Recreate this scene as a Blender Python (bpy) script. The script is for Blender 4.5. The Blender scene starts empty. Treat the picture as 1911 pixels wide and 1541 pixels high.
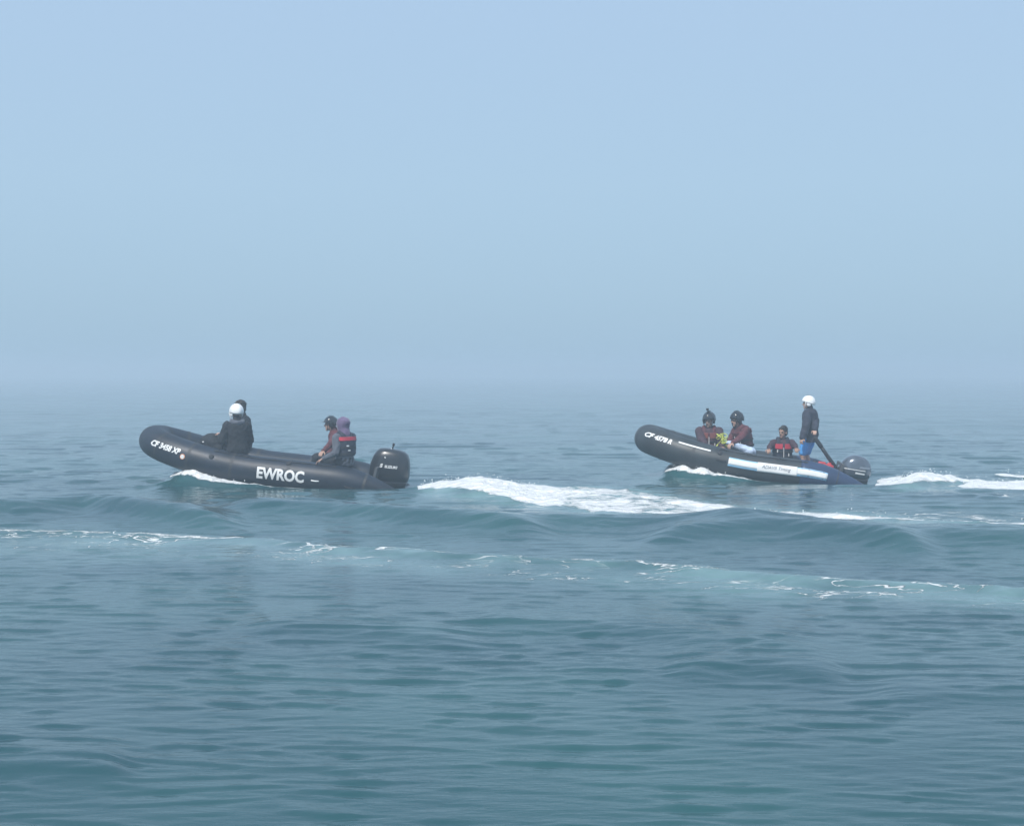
import bpy, bmesh, math, random
import numpy as np
from mathutils import Vector, Matrix

R = math.radians
random.seed(7)
rng = np.random.default_rng(11)
scene = bpy.context.scene
col = scene.collection

# ------------------------------------------------------------------ camera
CAM_H = 1.95
FPX, IW, IH, HORIZON = 2625.0, 1911.0, 1541.0, 695.0      # photo pixels
TILT = math.atan((IH / 2 - HORIZON) / FPX)
cd = bpy.data.cameras.new('camera'); cam = bpy.data.objects.new('camera', cd); col.objects.link(cam)
cam.location = (0, 0, CAM_H); cam.rotation_euler = (math.pi / 2 - TILT, 0, 0)
cd.sensor_width = 36; cd.lens = FPX / IW * 36; cd.clip_start = 0.1; cd.clip_end = 9000
scene.camera = cam

# ------------------------------------------------------------------ world and sun
SUN_EL, SUN_AZ = R(52), R(-152)          # azimuth from +Y (view direction) towards +X
SUN = Vector((math.sin(SUN_AZ) * math.cos(SUN_EL), math.cos(SUN_AZ) * math.cos(SUN_EL), math.sin(SUN_EL)))
w = bpy.data.worlds.new('World'); scene.world = w; w.use_nodes = True
nt = w.node_tree; nt.nodes.clear()
sky = nt.nodes.new('ShaderNodeTexSky'); sky.sky_type = 'NISHITA'; sky.sun_disc = False
sky.sun_elevation = SUN_EL; sky.sun_rotation = SUN_AZ
sky.air_density = 1.0; sky.dust_density = 2.0; sky.ozone_density = 1.5
bg1 = nt.nodes.new('ShaderNodeBackground'); bg1.inputs['Strength'].default_value = 0.10
bg2 = nt.nodes.new('ShaderNodeBackground'); bg2.inputs['Strength'].default_value = 1.0
tc = nt.nodes.new('ShaderNodeTexCoord'); sx = nt.nodes.new('ShaderNodeSeparateXYZ')
rp = nt.nodes.new('ShaderNodeValToRGB')
rp.color_ramp.elements[0].position = 0.0; rp.color_ramp.elements[0].color = (0.375, 0.570, 0.745, 1)
rp.color_ramp.elements[1].position = 0.34; rp.color_ramp.elements[1].color = (0.48, 0.66, 0.905, 1)
e = rp.color_ramp.elements.new(0.13); e.color = (0.45, 0.645, 0.835, 1)
mx = nt.nodes.new('ShaderNodeMixShader'); mx.inputs[0].default_value = 0.86
wo = nt.nodes.new('ShaderNodeOutputWorld')
L = nt.links.new
L(tc.outputs['Generated'], sx.inputs[0]); L(sx.outputs['Z'], rp.inputs[0])
L(sky.outputs[0], bg1.inputs[0]); L(rp.outputs[0], bg2.inputs[0])
L(bg1.outputs[0], mx.inputs[1]); L(bg2.outputs[0], mx.inputs[2]); L(mx.outputs[0], wo.inputs[0])

sd = bpy.data.lights.new('sun', 'SUN'); sd.energy = 4.0; sd.angle = R(5); sd.color = (1.0, 0.95, 0.88)
so = bpy.data.objects.new('sun', sd); col.objects.link(so)
so.rotation_euler = SUN.to_track_quat('Z', 'Y').to_euler()

vs = scene.view_settings
vs.view_transform = 'Standard'; vs.look = 'None'; vs.exposure = 0.0; vs.gamma = 1.0; vs.use_curve_mapping = False
cy = scene.cycles
cy.use_denoising = True; cy.max_bounces = 8; cy.volume_bounces = 3; cy.glossy_bounces = 3
cy.diffuse_bounces = 3; cy.caustics_reflective = False; cy.caustics_refractive = False; cy.sample_clamp_direct = 4.0

# ------------------------------------------------------------------ helpers
def ground(px, py, z=0.0):
    """photo pixel -> point on the level z"""
    u = (px - IW / 2) / FPX; v = (IH / 2 - py) / FPX
    d = cam_rot @ Vector((u, v, -1)); t = (z - CAM_H) / d.z
    return Vector((0, 0, CAM_H)) + d * t
def at_depth(px, py, Y):
    u = (px - IW / 2) / FPX; v = (IH / 2 - py) / FPX
    d = cam_rot @ Vector((u, v, -1)); return Vector((0, 0, CAM_H)) + d * (Y / d.y)
cam_rot = cam.rotation_euler.to_matrix()
def project(p):
    q = cam_rot.transposed() @ (Vector(p) - Vector((0, 0, CAM_H)))
    return IW / 2 + FPX * q.x / -q.z, IH / 2 - FPX * q.y / -q.z

def mat(name, colr, rough=0.6, var=0.12, scale=6.0, bump=0.0, bscale=40.0, metal=0.0, spec=0.5, coat=0.0, sheen=0.0):
    m = bpy.data.materials.new(name); m.use_nodes = True
    n = m.node_tree; b = n.nodes['Principled BSDF']
    tc = n.nodes.new('ShaderNodeTexCoord')
    no = n.nodes.new('ShaderNodeTexNoise'); no.inputs['Scale'].default_value = scale; no.inputs['Detail'].default_value = 5
    n.links.new(tc.outputs['Object'], no.inputs['Vector'])
    mr = n.nodes.new('ShaderNodeMapRange'); mr.inputs[3].default_value = 1 - var; mr.inputs[4].default_value = 1 + var
    mr.inputs[1].default_value = 0.3; mr.inputs[2].default_value = 0.7
    n.links.new(no.outputs[0], mr.inputs[0])
    mu = n.nodes.new('ShaderNodeVectorMath'); mu.operation = 'SCALE'; mu.inputs[0].default_value = colr[:3]
    n.links.new(mr.outputs[0], mu.inputs['Scale']); n.links.new(mu.outputs[0], b.inputs['Base Color'])
    b.inputs['Roughness'].default_value = rough; b.inputs['Metallic'].default_value = metal
    b.inputs['Specular IOR Level'].default_value = spec; b.inputs['Coat Weight'].default_value = coat
    b.inputs['Sheen Weight'].default_value = sheen
    if bump > 0:
        nb = n.nodes.new('ShaderNodeTexNoise'); nb.inputs['Scale'].default_value = bscale; nb.inputs['Detail'].default_value = 3
        n.links.new(tc.outputs['Object'], nb.inputs['Vector'])
        bu = n.nodes.new('ShaderNodeBump'); bu.inputs['Strength'].default_value = bump; bu.inputs['Distance'].default_value = 0.01
        n.links.new(nb.outputs[0], bu.inputs['Height']); n.links.new(bu.outputs[0], b.inputs['Normal'])
    return m

def tag(o, label=None, cat=None, group=None, kind=None):
    if label: o['label'] = label
    if cat: o['category'] = cat
    if group: o['group'] = group
    if kind: o['kind'] = kind
    return o
def add(name, me, m=None, parent=None, smooth=True):
    o = bpy.data.objects.new(name, me); col.objects.link(o)
    if m: me.materials.clear(); me.materials.append(m)
    if parent: o.parent = parent
    if smooth and len(me.polygons): me.polygons.foreach_set('use_smooth', [True] * len(me.polygons))
    return o
def empty(name, loc=(0, 0, 0), rot=(0, 0, 0)):
    o = bpy.data.objects.new(name, None); col.objects.link(o); o.location = loc; o.rotation_euler = rot
    o.empty_display_size = 0.2
    return o
class MB:
    """collects vertices and faces"""
    def __init__(s): s.v = []; s.f = []
    def put(s, v, f):
        k = len(s.v); s.v += [tuple(p) for p in v]; s.f += [tuple(i + k for i in q) for q in f]; return s
    def mesh(s, name='m'):
        me = bpy.data.meshes.new(name); me.from_pydata(s.v, [], s.f); me.update()
        bm = bmesh.new(); bm.from_mesh(me); bmesh.ops.recalc_face_normals(bm, faces=bm.faces); bm.to_mesh(me); bm.free()
        return me
    def loft(s, rings, cap=True):
        k = len(s.v); n = len(rings[0])
        for r in rings: s.v += [tuple(p) for p in r]
        for i in range(len(rings) - 1):
            for j in range(n):
                a, b = k + i * n + j, k + i * n + (j + 1) % n
                s.f.append((a, b, b + n, a + n))
        if cap:
            s.f.append(tuple(k + j for j in reversed(range(n)))); s.f.append(tuple(k + (len(rings) - 1) * n + j for j in range(n)))
        return s
    def capsule(s, a, b, ra, rb, n=12):
        a, b = Vector(a), Vector(b); ax = b - a; l = ax.length
        z = ax / l if l > 1e-6 else Vector((0, 0, 1))
        x = z.orthogonal().normalized(); y = z.cross(x); rings = []
        for c, r, s0 in ((a, ra, -1), (b, rb, 1)):
            for t in ((-80, -55, -28, 0) if s0 < 0 else (0, 28, 55, 80)):
                ct, st = math.cos(R(t)), math.sin(R(t))
                rings.append([c + z * (r * st) + (x * math.cos(q) + y * math.sin(q)) * (r * ct)
                              for q in (2 * math.pi * j / n for j in range(n))])
        return s.loft(rings)
    def chain(s, pts, rad):
        for i in range(len(pts) - 1): s.capsule(pts[i], pts[i + 1], rad[i], rad[i + 1])
        return s
    def ellipsoid(s, c, r, M=None, n=14, m=9):
        c = Vector(c); rings = []
        for i in range(m):
            t = math.pi * (i + 0.35) / (m - 0.3) - math.pi / 2
            ring = []
            for j in range(n):
                q = 2 * math.pi * j / n
                p = Vector((r[0] * math.cos(t) * math.cos(q), r[1] * math.cos(t) * math.sin(q), r[2] * math.sin(t)))
                ring.append(c + (M @ p if M else p))
            rings.append(ring)
        return s.loft(rings)
    def box(s, c, d, M=None, bev=0.0):
        bm = bmesh.new(); bmesh.ops.create_cube(bm, size=1)
        for v in bm.verts: v.co = Vector((v.co.x * d[0], v.co.y * d[1], v.co.z * d[2]))
        if bev: bmesh.ops.bevel(bm, geom=bm.edges[:], offset=bev, segments=2, affect='EDGES', profile=0.6)
        bm.verts.index_update()
        c = Vector(c)
        s.put([c + (M @ v.co if M else v.co) for v in bm.verts], [[v.index for v in f.verts] for f in bm.faces]); bm.free()
        return s
    def sweep(s, pts, rad, n=10, cap=True, flat=1.0):
        pts = [Vector(p) for p in pts]; rings = []; up = None
        for i, p in enumerate(pts):
            t = (pts[min(i + 1, len(pts) - 1)] - pts[max(i - 1, 0)]).normalized()
            if up is None: up = t.orthogonal().normalized() if abs(t.z) > .9 else Vector((0, 0, 1))
            u = (up - t * up.dot(t)).normalized(); v = t.cross(u); up = u
            r = rad[i] if hasattr(rad, '__len__') else rad
            rings.append([p + (u * math.cos(q) * r * flat + v * math.sin(q) * r) for q in (2 * math.pi * j / n for j in range(n))])
        return s.loft(rings, cap)
def remesh(mb, voxel, smooth=6, dec=None):
    """one continuous skin round overlapping closed pieces"""
    me = mb.mesh(); o = bpy.data.objects.new('tmp', me); col.objects.link(o)
    r = o.modifiers.new('r', 'REMESH'); r.mode = 'VOXEL'; r.voxel_size = voxel; r.adaptivity = 0
    if smooth:
        k = o.modifiers.new('s', 'SMOOTH'); k.factor = 0.5; k.iterations = smooth
    if dec:
        d = o.modifiers.new('d', 'DECIMATE'); d.ratio = dec
    dg = bpy.context.evaluated_depsgraph_get()
    out = bpy.data.meshes.new_from_object(o.evaluated_get(dg)); bpy.data.objects.remove(o); bpy.data.meshes.remove(me)
    return out
def folds(me, amp, freq, seed=0):
    """cloth folds pushed along the normals"""
    r = random.Random(seed); n = len(me.vertices)
    co = np.empty(n * 3); me.vertices.foreach_get('co', co); co = co.reshape(-1, 3)
    no = np.empty(n * 3); me.vertices.foreach_get('normal', no); no = no.reshape(-1, 3)
    h = np.zeros(n)
    for k in range(7):
        d = np.array([r.uniform(-1, 1), r.uniform(-1, 1), r.uniform(-.5, 1.4)]); d /= np.linalg.norm(d)
        wv = co @ d * freq * r.uniform(.6, 1.8) + r.uniform(0, 6) + 1.5 * np.sin(co @ np.array([r.uniform(-9, 9) for _ in range(3)]))
        h += (1 - np.abs(np.sin(wv))) - .4
    co += no * (h * amp / 4)[:, None]
    me.vertices.foreach_set('co', co.ravel()); me.update()
    return me
def text_tris(s, size, bold=0.0, shear=0.0, ext=0.0, maxlen=0.03):
    c = bpy.data.curves.new('t', 'FONT'); c.body = s; c.size = size; c.offset = bold; c.shear = shear
    c.resolution_u = 3
    o = bpy.data.objects.new('t', c); col.objects.link(o)
    dg = bpy.context.evaluated_depsgraph_get(); dg.update()
    me = bpy.data.meshes.new_from_object(o.evaluated_get(dg)); bpy.data.objects.remove(o)
    bm = bmesh.new(); bm.from_mesh(me); bmesh.ops.triangulate(bm, faces=bm.faces)
    for _ in range(5):
        es = [q for q in bm.edges if q.calc_length() > maxlen]
        if not es: break
        bmesh.ops.subdivide_edges(bm, edges=es, cuts=1); bmesh.ops.triangulate(bm, faces=bm.faces)
    bm.verts.index_update()
    v = [(q.co.x, q.co.y) for q in bm.verts]; f = [[q.index for q in g.verts] for g in bm.faces]; bm.free(); bpy.data.meshes.remove(me)
    x0 = min(p[0] for p in v); y0 = min(p[1] for p in v); x1 = max(p[0] for p in v); y1 = max(p[1] for p in v)
    return [((p[0] - x0), (p[1] - y0)) for p in v], f, x1 - x0, y1 - y0

# ------------------------------------------------------------------ materials
M = {
 'rubber': mat('black_rubber', (0.008, 0.014, 0.026), 0.48, 0.45, 2.5, 0.08, 60),
 'rubber_grey': mat('charcoal_rubber', (0.022, 0.028, 0.031), 0.48, 0.45, 2.5, 0.08, 60),
 'rubber_blue': mat('blue_rubber', (0.018, 0.036, 0.085), 0.40, 0.2, 4, 0.08, 60),
 'seam': mat('seam_tape', (0.028, 0.030, 0.033), 0.6, 0.2, 9),
 'floor': mat('floor_board', (0.06, 0.065, 0.07), 0.7, 0.2, 8),
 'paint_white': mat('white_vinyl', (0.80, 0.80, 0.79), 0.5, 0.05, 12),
 'sticker_orange': mat('orange_sticker', (0.75, 0.30, 0.12), 0.5, 0.1, 12),
 'paint_blue': mat('pale_blue_vinyl', (0.33, 0.60, 0.82), 0.5, 0.06, 12),
 'ink': mat('dark_ink', (0.05, 0.07, 0.13), 0.6, 0.1, 10),
 'cowl': mat('black_cowl', (0.012, 0.013, 0.016), 0.30, 0.2, 5, coat=0.3),
 'cowl_gloss': mat('silver_black_cowl', (0.12, 0.14, 0.17), 0.18, 0.3, 7, metal=0.5, coat=0.6),
 'metal': mat('dull_alloy', (0.35, 0.37, 0.40), 0.35, 0.15, 10, metal=0.9),
 'dark_metal': mat('dark_alloy', (0.03, 0.032, 0.036), 0.45, 0.2, 10, metal=0.2),
 'skin': mat('skin', (0.44, 0.27, 0.20), 0.5, 0.12, 14),
 'skin_b': mat('tanned_skin', (0.33, 0.19, 0.13), 0.5, 0.12, 14),
 'lip': mat('lip', (0.25, 0.10, 0.09), 0.5, 0.1, 14),
 'eye': mat('dark_eye', (0.02, 0.015, 0.012), 0.2, 0.1, 14),
 'hair': mat('dark_hair', (0.018, 0.014, 0.012), 0.55, 0.5, 40, 0.5, 90),
 'black_cloth': mat('black_cloth', (0.009, 0.011, 0.015), 0.85, 0.3, 8, 0.35, 50),
 'grey_cloth': mat('slate_cloth', (0.075, 0.082, 0.105), 0.8, 0.2, 8, 0.25, 60, sheen=0.2),
 'navy_cloth': mat('navy_cloth', (0.022, 0.025, 0.042), 0.85, 0.3, 8, 0.35, 50),
 'purple_cloth': mat('purple_cloth', (0.12, 0.083, 0.165), 0.85, 0.15, 8, 0.25, 60, sheen=0.3),
 'maroon_cloth': mat('maroon_cloth', (0.095, 0.022, 0.028), 0.75, 0.3, 8, 0.25, 60),
 'dark_maroon': mat('dark_maroon_cloth', (0.045, 0.018, 0.026), 0.75, 0.3, 8, 0.25, 60),
 'red_cloth': mat('red_cloth', (0.55, 0.028, 0.055), 0.65, 0.2, 8, 0.2, 60),
 'orange_cloth': mat('orange_cloth', (0.27, 0.070, 0.050), 0.65, 0.3, 8, 0.2, 60),
 'blue_cloth': mat('bright_blue_cloth', (0.08, 0.36, 0.82), 0.7, 0.15, 8, 0.2, 60),
 'pale_cloth': mat('pale_blue_cloth', (0.45, 0.55, 0.70), 0.6, 0.2, 8, 0.3, 40),
 'helmet_white': mat('white_shell', (0.88, 0.88, 0.88), 0.25, 0.02, 8, coat=0.5),
 'helmet_black': mat('black_shell', (0.016, 0.017, 0.02), 0.22, 0.2, 8, coat=0.5),
 'strap': mat('webbing', (0.02, 0.02, 0.022), 0.8, 0.2, 30),
 'strap_white': mat('white_webbing', (0.75, 0.75, 0.74), 0.7, 0.05, 30),
 'rope_yellow': mat('yellow_green_rope', (0.55, 0.60, 0.10), 0.7, 0.2, 60),
 'tank_red': mat('red_plastic', (0.45, 0.03, 0.04), 0.4, 0.15, 8),
}

# ------------------------------------------------------------------ boat frames
def boat_frame(name, nose_px, D0, psi, half, pitch, z0):
    nd = D0 + half * math.sin(psi)
    X0 = (nose_px - IW / 2) / FPX * nd + half * math.cos(psi) * math.cos(pitch)
    return empty(name, (X0, D0, z0), (0, -pitch, math.pi - psi))
boat1 = boat_frame('inflatable_boat', 258, 25.0, R(3.5), 2.40, R(5.9), -0.035)
boat2 = boat_frame('inflatable_boat', 1178, 26.2, R(8), 2.15, R(6.8), -0.045)
def bmat(b):
    from mathutils import Euler
    return Matrix.Translation(b.location) @ b.rotation_euler.to_matrix().to_4x4()
B1, B2 = bmat(boat1), bmat(boat2)
HALF = {boat1: 2.40, boat2: 2.15}

# ------------------------------------------------------------------ sea
_lat = rng.random((256, 256))
def vnoise(x, y):
    xi = np.floor(x).astype(int); yi = np.floor(y).astype(int); fx = x - xi; fy = y - yi
    fx = fx * fx * (3 - 2 * fx); fy = fy * fy * (3 - 2 * fy); g = lambda a, b: _lat[a & 255, b & 255]
    return (g(xi, yi) * (1 - fx) + g(xi + 1, yi) * fx) * (1 - fy) + (g(xi, yi + 1) * (1 - fx) + g(xi + 1, yi + 1) * fx) * fy
def fbm(x, y, o=4):
    s = np.zeros_like(x); a = 0.5
    for k in range(o): s += a * vnoise(x * 2 ** k + 17.3 * k, y * 2 ** k + 9.1 * k); a *= 0.5
    return s / (1 - 0.5 ** o)
def sstep(a, b, x):
    t = np.clip((x - a) / (b - a), 0, 1); return t * t * (3 - 2 * t)

ys = [4.0]
while ys[-1] < 75: ys.append(ys[-1] + (max(0.013, 0.0027 * ys[-1]) if ys[-1] < 40 else 0.0045 * ys[-1]))
d = ys[-1] - ys[-2]
while ys[-1] < 2400: d *= 1.035; ys.append(ys[-1] + d)
d = 0.03; lo = [4.0]
while lo[-1] > -2400: d *= 1.25; lo.append(lo[-1] - d)
ys = np.array(lo[:0:-1] + ys)
xs = list(np.arange(-16, 16.001, 0.05)); d = 0.05
xr = [16.0]
while xr[-1] < 2400: d *= 1.16; xr.append(xr[-1] + d)
xs = np.array([-q for q in xr[:0:-1]] + xs + xr[1:])
gy = np.gradient(ys); gx = np.gradient(xs)
X, Y = np.meshgrid(xs, ys); SX, SY = np.meshgrid(gx, gy)
SP = np.maximum(SX, SY)
X = X.ravel(); Y = Y.ravel(); SP = SP.ravel(); SYr = SY.ravel(); SXr = SX.ravel()
# pixel each point of the flat sea falls on (used to lay wakes and swells on the ground)
front = Y > 3.0
Yc = np.where(front, Y, 3.0)
PX = IW / 2 + FPX * X / Yc
PY = HORIZON + FPX * CAM_H / Yc
Z = np.zeros_like(X)
patch = 0.25 + 1.0 * sstep(0.36, 0.66, fbm(X * 0.16 + 5, Y * 0.30 + 3, 4))
# wave trains: wind chop running towards the camera with a low swell under it
NW = 130
for k in range(NW):
    if k < 14: lam = rng.uniform(3.0, 9.0); st = 0.0060; spread = 0.35
    elif k < 50: lam = rng.uniform(0.6, 2.6); st = 0.0046; spread = 0.5
    else: lam = 0.085 * 3.4 ** rng.random(); st = 0.0120; spread = 0.40
    th = rng.normal(0.12, spread); kx, ky = math.sin(th), math.cos(th); K = 2 * math.pi / lam
    ph = K * (kx * X + ky * Y) + rng.uniform(0, 6.28) + (1.2 * np.sin(0.21 * X * ky + k) if k < 60 else 0)
    # leave out what the mesh is too coarse to carry
    lx = lam / max(abs(kx), .05); ly = lam / max(abs(ky), .05)
    att = sstep(2.2, 4.5, lx / SXr) * sstep(2.2, 4.5, ly / SYr)
    a = st / K
    s_ = np.sin(ph); Z += att * a * (s_ + 0.25 * np.cos(2 * ph)) * (patch if k >= 14 else 1.0)
# short steep wavelets in scattered packets (the dark dashes between smooth patches)
for k in range(12):
    lam = (.17, .19, .22, .25, .28, .32, .36, .41, .55, .70, .90, 1.2)[k]; K = 2 * math.pi / lam; th = rng.normal(.05, .08); kx, ky = math.sin(th), math.cos(th)
    ph = K * (kx * X + ky * Y) + 4.5 * vnoise(X * .5 + 13 * k, Y * .3 + 9 * k)
    env = sstep(.60, .78, vnoise(X * 3.8 * (.3 / lam) ** .7 + 31 * k, Y * .8 / lam + 7 * k)) * (.30 + .70 * sstep(.35, .6, vnoise(X * .22 + 50, Y * .35 + 3 * k)))
    a0 = .085 / K * front * (1 if k < 8 else sstep(13, 20, Y))
    for n_ in (1, 2, 3, 4, 5):        # steep on the near side, long and low on the far side
        Z += env * a0 * sstep(2.0, 3.6, lam / n_ / SYr) * (1, 1, 1, .9, .7)[n_ - 1] * np.sin(n_ * ph) / n_
def interp(pts, x): return np.interp(x, [p[0] for p in pts], [p[1] for p in pts])
def ridge(pts, h, wid, fade=60):
    """a swell crest along photo points laid on the level of the sea; wid in metres of depth"""
    global Z
    yy = interp(pts, PX + 14 * (vnoise(X * .5, Y * .3 + 40) - .5)); yd = FPX * (CAM_H - .85 * h) / (yy - HORIZON)
    m = sstep(pts[0][0] - fade, pts[0][0] + fade, PX) * (1 - sstep(pts[-1][0] - fade, pts[-1][0] + fade, PX)) * front
    dd = (Y - yd) / wid
    Z += h * m * np.where(dd < 0, np.exp(-dd ** 2 * 1.6), np.exp(-dd ** 2 * 0.25)) * (0.75 + 0.5 * vnoise(X * .6 + 3, Y * .4))
ridge([(-300, 934), (60, 934), (150, 928), (270, 943), (420, 958)], 0.20, 0.62)
ridge([(430, 936), (620, 940), (760, 954), (900, 962), (1000, 972)], 0.16, 0.65)
ridge([(1000, 962), (1130, 964), (1300, 966), (1420, 972)], 0.14, 0.55)
ridge([(1230, 984), (1360, 976), (1460, 973), (1600, 984), (1720, 1000)], 0.19, 0.6)
ridge([(1720, 990), (1850, 994), (2300, 1004)], 0.15, 0.6)
ridge([(480, 1162), (620, 1166), (760, 1176), (860, 1184)], 0.05, 0.4)
ridge([(900, 1148), (1150, 1162), (1350, 1184), (1500, 1200)], 0.05, 0.4)
ridge([(1270, 1242), (1400, 1236), (1560, 1252)], 0.055, 0.32, 40)
ridge([(-200, 1424), (60, 1428), (220, 1440)], 0.04, 0.25, 40)
ridge([(1650, 1296), (1800, 1288), (2200, 1292)], 0.04, 0.3, 50)
FOAM = np.zeros_like(X); FIL = np.zeros_like(X); AER = np.zeros_like(X)
def band(up, lowr, soft=3.0):
    a = interp(up, PX); b = interp(lowr, PX)
    e0 = (PY - a) / soft; e1 = (b - PY) / soft
    return sstep(-1, 1, e0) * sstep(-1, 1, e1) * front
def span(x0, x1, f): return sstep(x0 - f, x0 + f, PX) * (1 - sstep(x1 - f, x1 + f, PX))
lump = fbm(X * 2.2, Y * 1.6 + 31, 4); lump2 = fbm(X * 5.5, Y * 4 + 11, 4)
# --- old wake crossing the middle distance
up = [(-300, 985), (0, 994), (200, 998), (450, 1009), (600, 1024), (800, 1034), (1000, 1049), (1200, 1057), (1500, 1080), (1911, 1098), (2400, 1120)]
low = [(p[0], p[1] + 62 - (0 if p[0] < 900 else 8)) for p in up]
n1 = fbm(X * .5 + 70, Y * .35 + 8, 4)
dn = (PY - interp(up, PX)) / 60.0
fall = np.where(dn < 0, sstep(-0.05, 0.0, dn), 1 - sstep(0.12, 1.05 + .5 * (n1 - .5), dn)) * front
AER = np.maximum(AER, 0.75 * fall * sstep(0.28, 0.62, n1 + .12))
edge = np.exp(-((PY - interp(up, PX) - 4 - 16 * (n1 - .5)) / 5.0) ** 2) * front
FIL = np.maximum(FIL, 0.85 * edge * sstep(.35, .6, n1 + .1))
FIL = np.maximum(FIL, 0.62 * fall * (1 - sstep(.3, .75, dn)) * span(560, 1950, 120))
FIL = np.maximum(FIL, 0.45 * fall * (1 - sstep(.4, .9, dn)))
thin = np.exp(-((PY - interp(up, PX) - 3 - 5 * (n1 - .5)) / 1.7) ** 2) * front
FOAM = np.maximum(FOAM, 0.62 * thin * (1 - sstep(420, 600, PX)))
FOAM = np.maximum(FOAM, 0.52 * thin * sstep(560, 700, PX))
Z += 0.05 * edge + 0.03 * fall * (lump - .5)
# --- wake of the near boat
up = [(770, 911), (800, 908), (890, 908), (960, 909), (1060, 912), (1130, 914), (1200, 919), (1300, 934), (1400, 945), (1500, 950), (1640, 956), (1760, 970), (1911, 980), (2500, 1010)]
low = [(770, 917), (850, 923), (940, 931), (1060, 947), (1130, 957), (1300, 963), (1500, 964), (1640, 968), (1760, 977), (1911, 986), (2500, 1020)]
b = band(up, low, 4.5) * sstep(762, 790, PX)
dens = interp([(760, 1.0), (930, 1.0), (1000, .85), (1060, .63), (1260, .58), (1310, .68), (1640, .64), (1760, .62), (1911, .6), (2500, .45)], PX)
lowedge = np.exp(-((PY - interp(low, PX) + 5) / 4.5) ** 2) * front * sstep(770, 960, PX)
FOAM = np.maximum(FOAM, b * dens); FOAM = np.maximum(FOAM, lowedge * np.minimum(1, dens + .17) * np.maximum(sstep(.22, .42, n1 + .1), sstep(1500, 1600, PX) * .93))
AER = np.maximum(AER, .8 * band([(p[0], p[1] - 4) for p in up], [(p[0], p[1] + 9) for p in low], 6) * sstep(765, 800, PX) * (1 - sstep(1700, 2300, PX)))
mound = b * np.exp(-((PX - 885) / 85.0) ** 2)
Z += 0.13 * mound * (0.6 + 1.0 * lump) + b * (0.05 * (lump - .35) + .05 * (lump2 - .4))
# --- wake of the far boat
up = [(1630, 905), (1690, 899), (1740, 897), (1830, 899), (1850, 900)]
low = [(1630, 914), (1700, 915), (1740, 910), (1830, 904), (1850, 902)]
b = band(up, low, 4.0) * span(1634, 1835, 8)
FOAM = np.maximum(FOAM, b); Z += 0.12 * b * (0.6 + lump) * np.exp(-((PX - 1735) / 75.0) ** 2) + b * (.05 * (lump - .3) + .05 * (lump2 - .4))
AER = np.maximum(AER, 0.8 * band([(1600, 900), (2500, 900)], [(1600, 918), (2500, 922)], 4) * sstep(1640, 1690, PX))
up = [(1780, 912), (1830, 902), (1880, 902), (2400, 905)]; low = [(1780, 916), (1830, 918), (1911, 921), (2400, 932)]
b = band(up, low, 4.0) * sstep(1770, 1800, PX)
FOAM = np.maximum(FOAM, b * .92); Z += .06 * b * (0.3 + lump)
up = [(1850, 886), (1911, 888), (2400, 892)]; low = [(1850, 890), (1911, 894), (2400, 899)]
b = band(up, low, 1.2) * sstep(1845, 1868, PX); FOAM = np.maximum(FOAM, b * .95); Z += .05 * b * (.4 + lump)
FIL = np.maximum(FIL, .7 * band([(1640, 948), (1911, 950), (2500, 960)], [(1640, 958), (1760, 968), (2500, 985)], 4) * sstep(1500, 1640, PX))
FIL = np.maximum(FIL, .75 * band([(1800, 924), (2400, 926)], [(1800, 930), (2400, 936)], 2) * sstep(1780, 1850, PX))
# small broken crest on the first swell, and a line of froth in front of the near hull
FOAM = np.maximum(FOAM, .8 * np.exp(-((PX - 238) / 9) ** 2 - ((PY - 945) / 2.0) ** 2) * front)
# --- the hulls press the water: a bow wave, a hollow at the stern
for b_, Mb in ((boat1, B1), (boat2, B2)):
    hl = HALF[b_]; ang = b_.rotation_euler.z; c, s = math.cos(ang), math.sin(ang)
    dx, dy = X - b_.location.x, Y - b_.location.y
    lx, ly = (dx * c + dy * s) / hl * 2.6, -dx * s + dy * c
    near = np.exp(-(np.maximum(np.abs(ly) - .75, 0) / .55) ** 2) * sstep(-3.6, -2.7, lx) * (1 - sstep(1.75, 2.35, lx))
    Z *= 1 - 0.75 * near
    slope = np.interp(lx, [-3.4, -2.4, -1.2, 0, 1.2, 1.7, 2.1], [-.05, -.105, -.075, -.01, .08, .10, .0])
    Z += near * slope
    # bow wave: a curl of froth thrown out from where the hull meets the water, trailing aft along the tube
    cy = np.interp(lx, [-2.2, 0.0, .9, 1.45, 1.75], [1.02, 1.0, .93, .72, .40])
    prof = np.interp(lx, [-1.8, -.3, .2, .75, 1.3, 1.75, 1.9], [.0, .02, .07, .14, .19, .10, 0])
    wdt = np.interp(lx, [-2, 0, .8, 1.7], [.07, .10, .17, .20])
    crest = np.exp(-((np.abs(ly) - cy - .05) / wdt) ** 2)
    Z += crest * prof * (.15 + .6 * lump + 1.0 * lump2) * (lx < 1.95) * (lx > -2.3)
    FOAM = np.maximum(FOAM, crest * np.interp(lx, [-2.3, -2.0, -.3, .3, 1.0, 1.75, 1.9], [0, .55, .62, .85, 1, 1, 0]))
    # wash churned up right behind the engine
    pw = np.exp(-(ly / .55) ** 2) * sstep(-4.6, -3.3, lx) * (1 - sstep(-3.0, -2.75, lx))
    FOAM = np.maximum(FOAM, pw * .95); Z += pw * .06 * (lump - .2)
FOAM *= sstep(0.10, .35, FOAM)

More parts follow.
